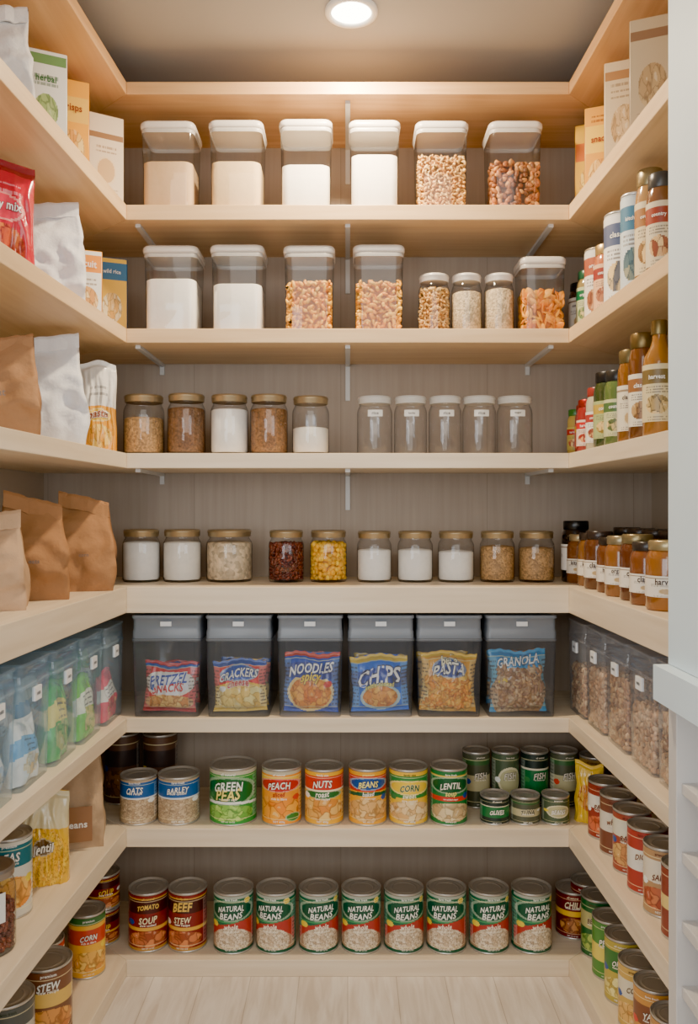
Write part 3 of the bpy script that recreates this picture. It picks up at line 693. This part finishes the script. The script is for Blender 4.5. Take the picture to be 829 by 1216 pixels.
pouch('snack_pouch',-.668,1.62,L2,.13,.24,.07,paint([(206,20,56),('ell',0,.6,.7,.12,(240,60,90)),('food',0,.28,.7,.18,(170,30,40),(240,140,60),7,4),('band',.9,1,(150,16,40)),('text',.72,.84,-.6,.6,(250,220,220),2)]),(186,20,52),.45,texts=[('berry mix',.6,.6,(250,240,240))],seed=2.2)
paper_bag('flour_bag',-.632,1.80,L2,.13,.08,.225,(232,232,234),.42,3.1)
carton('cracker_box',-.612,1.955,L2,.075,.055,.165,paint([(242,240,232),('band',.7,.95,(240,150,40)),('food',0,.3,.8,.2,(220,150,70),(250,224,160),7,7),('text',.52,.64,-.7,.7,(130,110,90),2)]),(238,166,60),.4,[('biscuit',.7,.82,W_)])
carton('rice_box',-.592,2.10,L2,.075,.055,.19,paint([(244,194,50),('band',.72,.95,(50,110,150)),('food',0,.35,.7,.2,(230,170,60),(250,240,200),7,3),('text',.05,.13,-.7,.7,(120,80,20),2)]),(50,110,150),.4,[('wild rice',.6,.83,W_)])
L3=SZ[3]
paper_bag('kraft_paper_bag',-.665,1.61,L3,.14,.09,.195,(168,124,84),.35,1.3,label=(.035,.35,.5,None,'oat'))
paper_bag('flour_bag',-.632,1.80,L3,.13,.08,.235,(232,232,234),.42,4.6)
pouch('pasta_pouch',-.593,2.0,L3,.088,.215,.06,paint([(240,237,230),('below',.50,.0,(242,168,30)),('ell',0,.40,.7,.07,(252,206,70)),('food',0,.17,.7,.13,(236,160,40),(252,220,120),8,8),('text',.62,.76,-.5,.5,(130,130,130),2)]),(236,230,220),.3,texts=[('pasta',.5,.40,(150,70,20))],seed=7.7,mat='foil')
L4=SZ[4]
paper_bag('kraft_paper_bag',-.665,1.56,L4,.13,.085,.170,(190,156,122),.35,2.3)
paper_bag('kraft_paper_bag',-.650,1.74,L4,.135,.085,.205,(164,116,72),.38,6.1,label=(.03,.3,.48,None,'oats'),tilt=-.018)
paper_bag('kraft_paper_bag',-.605,1.93,L4,.13,.085,.21,(168,120,76),.3,8.4,label=(.03,.3,.48,None,'corn'),tilt=-.016)
L6=SZ[6]
paper_bag('kraft_paper_bag',-.618,1.915,L6,.12,.075,.205,(190,158,122),.3,5.5,label=(.07,.10,.48,(150,104,66),'beans'))
pouch('lentil_pouch',-.622,1.72,L6,.105,.185,.07,paint([(232,216,170),('below',.62,0,(236,184,34)),('food',0,.3,.98,.32,(232,166,20),(250,208,64),20,3),('ell',0,.42,.4,.09,(110,80,40))]),(226,176,40),.35,texts=[('lentil',.36,.42,(250,240,220))],seed=1.9)
pouch('lentil_pouch',-.735,1.76,L6,.12,.18,.06,paint([(232,170,20),('band',.5,.7,(200,90,20))]),(226,160,20),.35,seed=3.3)
tom=paint([(206,60,36),('band',.6,.9,(240,236,220)),('food',0,.28,.7,.2,(180,30,20),(240,120,60),5,2)])
can('tin_can_of_tomatoes',-.64,1.590,L6,.042,.15,paint([(220,214,196),('band',.66,.95,(20,110,120)),('food',0,.32,.8,.22,(230,140,50),(250,206,110),6,4)]),[('PEAS',.9,.8,W_)],.4)
jar('glass_jar',-.618,1.455,L6,.042,.145,'beans',.08,lid=(150,140,130),label=(.05,.4,.75),rot=.4)
can('tin_can_of_tomatoes',-.73,1.64,L6,.042,.15,tom,[('TOMATO',1.0,.75,DRED)],.4)
L7=SZ[7]
can('tin_can_of_corn',-.606,1.955,L7,.042,.145,paint([(236,176,50),('band',.55,.8,(200,60,36)),('food',0,.25,.8,.18,(216,140,50),(250,214,110),7,4),('band',.88,1,(60,110,60))]),[('CORN',.9,.67,W_)],.4)
can('tin_can_of_soup',-.612,2.10,L7,.042,.085,dr,[('SOUP',.9,.55,YEL)],.3); can('tin_can_of_soup',-.612,2.10,L7+.0855,.042,.085,dr,[('SOUP',.9,.55,YEL)],.5)
can('tin_can_of_tomatoes',-.668,1.86,L7,.04,.125,tom,[('TOMATO',1.0,.75,DRED)],.4)
can('tin_can_of_stew',-.618,1.73,L7,.05,.15,paint([(120,76,52),('band',.5,.7,(220,180,90)),('food',0,.26,.8,.2,(190,110,50),(240,180,90),6,4)]),[('STEW',.9,.8,W_)],.4)
can('tin_can_of_stew',-.655,1.62,L7,.05,.14,paint([(80,84,80),('band',.4,.7,(206,200,180))]),[('BEANS',.9,.55,(40,60,40))],.4)
can('tin_can_of_tomatoes',-.76,1.76,L7,.045,.14,tom,[('TOMATO',1.0,.75,DRED)],.4)
# ---------------------------------------------------------------- right side items
R=SZ
carton('pasta_box',.603,2.10,R[1],.06,.06,.225,paint([(240,190,50),('band',.6,.8,(224,120,40)),('food',0,.35,.7,.16,(228,160,50),(250,220,120),7,1),('text',.1,.2,-.7,.7,(130,80,30),3)]),(236,184,60),-.45)
carton('cracker_box',.598,1.985,R[1],.07,.055,.215,paint([(236,170,60),('band',.5,.8,(248,204,80)),('food',0,.25,.8,.18,(214,136,50),(250,220,140),7,2),('text',.84,.94,-.6,.6,(130,60,20),2)]),(232,176,74),-.4,[('snack',.6,.65,(150,40,20))])
carton('snack_box',.612,1.845,R[1],.085,.11,.235,paint([(224,200,160),('band',.84,.92,(180,130,80)),('food',0,.4,.7,.2,(200,156,100),(226,196,150),7,5),('text',.66,.8,-.7,.7,(140,110,80),2.5),('text',.06,.16,-.7,.7,(150,120,90),3)]),(224,202,166),-.4)
carton('cereal_box',.602,1.655,R[1],.085,.09,.222,paint([(208,182,144),('band',.82,.9,(150,110,76)),('food',0,.4,.65,.2,(180,140,92),(210,180,130),7,9),('text',.08,.2,-.7,.7,(130,100,76),3)]),(204,180,146),-.4)
brs=[(2.13,.588,.028,.14,(60,40,24),(20,20,20),(230,226,216),'jar',None),(2.055,.585,.026,.15,(150,130,80),(40,90,60),(190,196,150),'jar',GREEN),
 (1.98,.590,.032,.18,(220,216,206),(190,180,160),(230,224,210),'can',(170,90,60)),(1.90,.584,.028,.165,(190,110,70),(200,170,110),(226,180,140),'jar',(150,60,50)),
 (1.815,.590,.036,.205,(226,222,212),(196,196,192),(234,232,226),'can',(90,100,130)),(1.73,.590,.028,.215,(200,208,212),(220,220,220),(206,216,220),'can',(70,120,150)),(1.655,.594,.028,.235,(170,130,80),(150,136,100),(220,204,166),'jar',(160,110,60)),(1.585,.590,.027,.20,(120,80,50),(60,60,60),(214,200,170),'jar',(150,60,40))]
for Y,x,r,h,c,cp,lb,sh,ac in brs: bottle('condiment_jar',x,Y,R[2],r,h,c,cp,lb,sh,-.5,(.12,.72),ac)
brs=[(2.15,.583,.022,.12,(200,170,80),(60,120,50),(210,190,90),'jar',RED),(2.095,.590,.024,.125,(170,56,40),(150,40,30),(220,110,80),'jar',YEL),(2.035,.580,.026,.13,(150,40,36),(170,50,40),(226,200,180),'jar',RED),
 (1.97,.585,.027,.15,(190,180,150),(150,50,40),(232,226,214),'jar',(170,60,50)),(1.90,.590,.034,.175,(56,70,36),(24,24,26),(170,180,120),'jar',(190,160,60)),(1.82,.585,.030,.165,(90,110,56),(36,36,36),(200,200,150),'jar',(80,110,60)),
 (1.745,.588,.028,.195,(130,82,26),(120,106,70),(226,216,190),'jar',None),(1.675,.588,.028,.215,(104,60,24),(120,100,60),(226,218,196),'jar',(150,100,56)),(1.60,.592,.030,.225,(150,100,34),(130,112,70),(216,200,156),'bottle',(120,100,56))]
for Y,x,r,h,c,cp,lb,sh,ac in brs: bottle('spice_jar',x,Y,R[3],r,h,c,cp,lb,sh,-.5,(.14,.62),ac)
for i,(Y,c,cp) in enumerate([(2.12,(120,70,34),(176,158,120)),(2.04,(130,84,40),(60,50,44)),(1.96,(96,54,30),(50,40,36)),(1.88,(110,62,32),(44,38,34)),(1.80,(140,88,40),(160,146,114)),(1.72,(96,50,28),(150,134,96)),(1.64,(124,70,34),(50,44,40)),(1.555,(150,94,38),(176,158,116))]):
    bottle('honey_jar',.586+(i%2)*.006,Y,R[4],.035 if i!=7 else .040,.122+.006*(i%3),c,cp,(234,226,210),'jar',-.45,(.2,.5))
for i,Y in enumerate((2.08,1.98,1.88,1.78)): bottle('honey_jar',.69,Y,R[4],.037,.14,(140,90,44),(60,50,44),(230,222,206),'jar',-.4,(.2,.55))
for i,Y in enumerate((2.08,1.98,1.88,1.78)):
    bottle('condiment_jar',.69,Y,R[2],.035,.19,(190,130,70),(60,50,44),(226,200,160),'jar',-.4,(.15,.7),RED if i%2 else GREEN)
    bottle('spice_jar',.69,Y,R[3],.035,.17,(150,90,50),(30,30,30),(214,190,120),'jar',-.4,(.15,.7),GREEN if i%2 else RED)
r6=[paint([(160,130,80),('band',.3,.7,(70,60,50))]),paint([(130,50,36),('band',.3,.6,(230,220,200))]),paint([(150,50,38),('band',.55,.8,(226,220,204)),('food',0,.25,.7,.16,(170,60,30),(230,130,80),6,2)]),paint([(120,70,54),('band',.4,.75,(216,208,190))]),paint([(160,70,52),('band',.6,.9,(220,214,190)),('food',0,.3,.8,.2,(190,120,70),(220,180,110),7,3)]),paint([(170,54,44),('band',.35,.7,(226,220,206))]),paint([(180,140,96),('band',.5,.85,(226,214,190)),('food',0,.25,.8,.18,(160,60,40),(210,130,80),6,4)]),paint([(140,60,46),('band',.4,.6,(230,200,120))])]
wd6=['tomato','SAUCE','PASTE','whole','RAGU','DICED','SALSA','PIZZA']
for i in range(8):
    Y=2.145-.092*i
    if i==1: continue
    can('tin_can_of_tomatoes',.600 if i else .63,Y,R[6],.039,.13 if i else .135,r6[i],[(wd6[i],.9,.6,(100,40,30))],-.5)
pouch('snack_pouch',.588,2.05,R[6],.07,.14,.045,paint([(240,196,40),('food',0,.45,.7,.22,(210,110,40),(250,210,80),7,3)]),(230,180,30),-.5,seed=4.2)
for i in range(6): can('tin_can_of_tomatoes',.695,2.07-.10*i,R[6],.042,.14,r6[(i+3)%8],[('SAUCE',1.0,.55,(90,40,30))],-.5)
r7=[paint([DRED,('band',.5,.6,YEL)]),paint([(36,96,52),('band',.5,.8,(190,180,116)),('food',0,.25,.7,.16,(90,140,60),(170,190,90),7,7)]),paint([(80,140,60),('band',.3,.6,(230,210,90))]),paint([(190,170,70),('band',.5,.85,(60,120,56)),('food',0,.25,.7,.16,(200,170,70),(240,230,150),7,7)]),paint([(210,170,84),('band',.5,.8,(226,216,186)),('food',0,.25,.8,.18,(204,140,60),(240,200,120),7,2)]),paint([(204,144,66),('band',.5,.8,(130,76,50)),('food',0,.25,.8,.18,(214,140,60),(250,210,130),7,7)]),paint([(190,138,76),('band',.5,.8,(226,216,190))]),paint([(180,124,70),('band',.4,.7,(60,100,50))])]
wd7=['CHILI','BEETS','PEAS','OKRA','CORN','YAMS','BEANS','MIXED']
for i in range(8):
    can('tin_can_of_vegetables',.606,2.13-.094*i,R[7],.041,.135+.006*(i%2),r7[i],[(wd7[i],.85,.66,(245,240,225) if i not in(1,4,6) else (90,60,30))],-.5)
for i in range(6): can('tin_can_of_vegetables',.705,2.09-.105*i,R[7],.043,.14,r7[(i+2)%8],[('MIXED',1.0,.66,(245,240,225))],-.5)

# ---------------------------------------------------------------- lights
def area(name,loc,rot,size,power,color,shape='SQUARE',sy=None):
    l=bpy.data.lights.new(name,'AREA'); l.energy=power; l.color=color; l.shape=shape; l.size=size
    if sy: l.size_y=sy
    o=bpy.data.objects.new(name,l); COL.objects.link(o); o.location=loc; o.rotation_euler=rot; return o
area('downlight_beam',(.008,1.84,2.185),(0,0,0),.08,32,(1,.80,.54),'DISK')
area('room_fill',(0,-.9,1.8),(math.radians(80),0,0),1.8,54,(1,.94,.845))  # unseen soft fill added behind the camera to light the shelf fronts
area('daylight',(1.3,-.6,1.3),(math.radians(85),0,math.radians(38)),1.0,24,(.82,.91,1.0))
area('jamb_fill',(-.9,-.3,1.1),(math.radians(90),0,math.radians(-38)),1.0,28,(.84,.92,1.0))  # cool fill added from the left to brighten the jamb face
w=bpy.data.worlds.new('World'); scene.world=w; w.use_nodes=True
w.node_tree.nodes['Background'].inputs[0].default_value=(.94,.95,1,1); w.node_tree.nodes['Background'].inputs[1].default_value=.50
cam=bpy.data.cameras.new('Camera'); cam.sensor_fit='AUTO'; cam.sensor_width=36; cam.lens=36*F/1216
cam.shift_x=1.5/1216; cam.shift_y=-5/1216; cam.clip_start=.05
co=bpy.data.objects.new('Camera',cam); COL.objects.link(co); co.location=(0,0,CZ); co.rotation_euler=(math.pi/2,0,0)
scene.camera=co
try:
    scene.view_settings.view_transform='AgX'; scene.view_settings.look='AgX - Punchy'
except Exception as e: print(e)
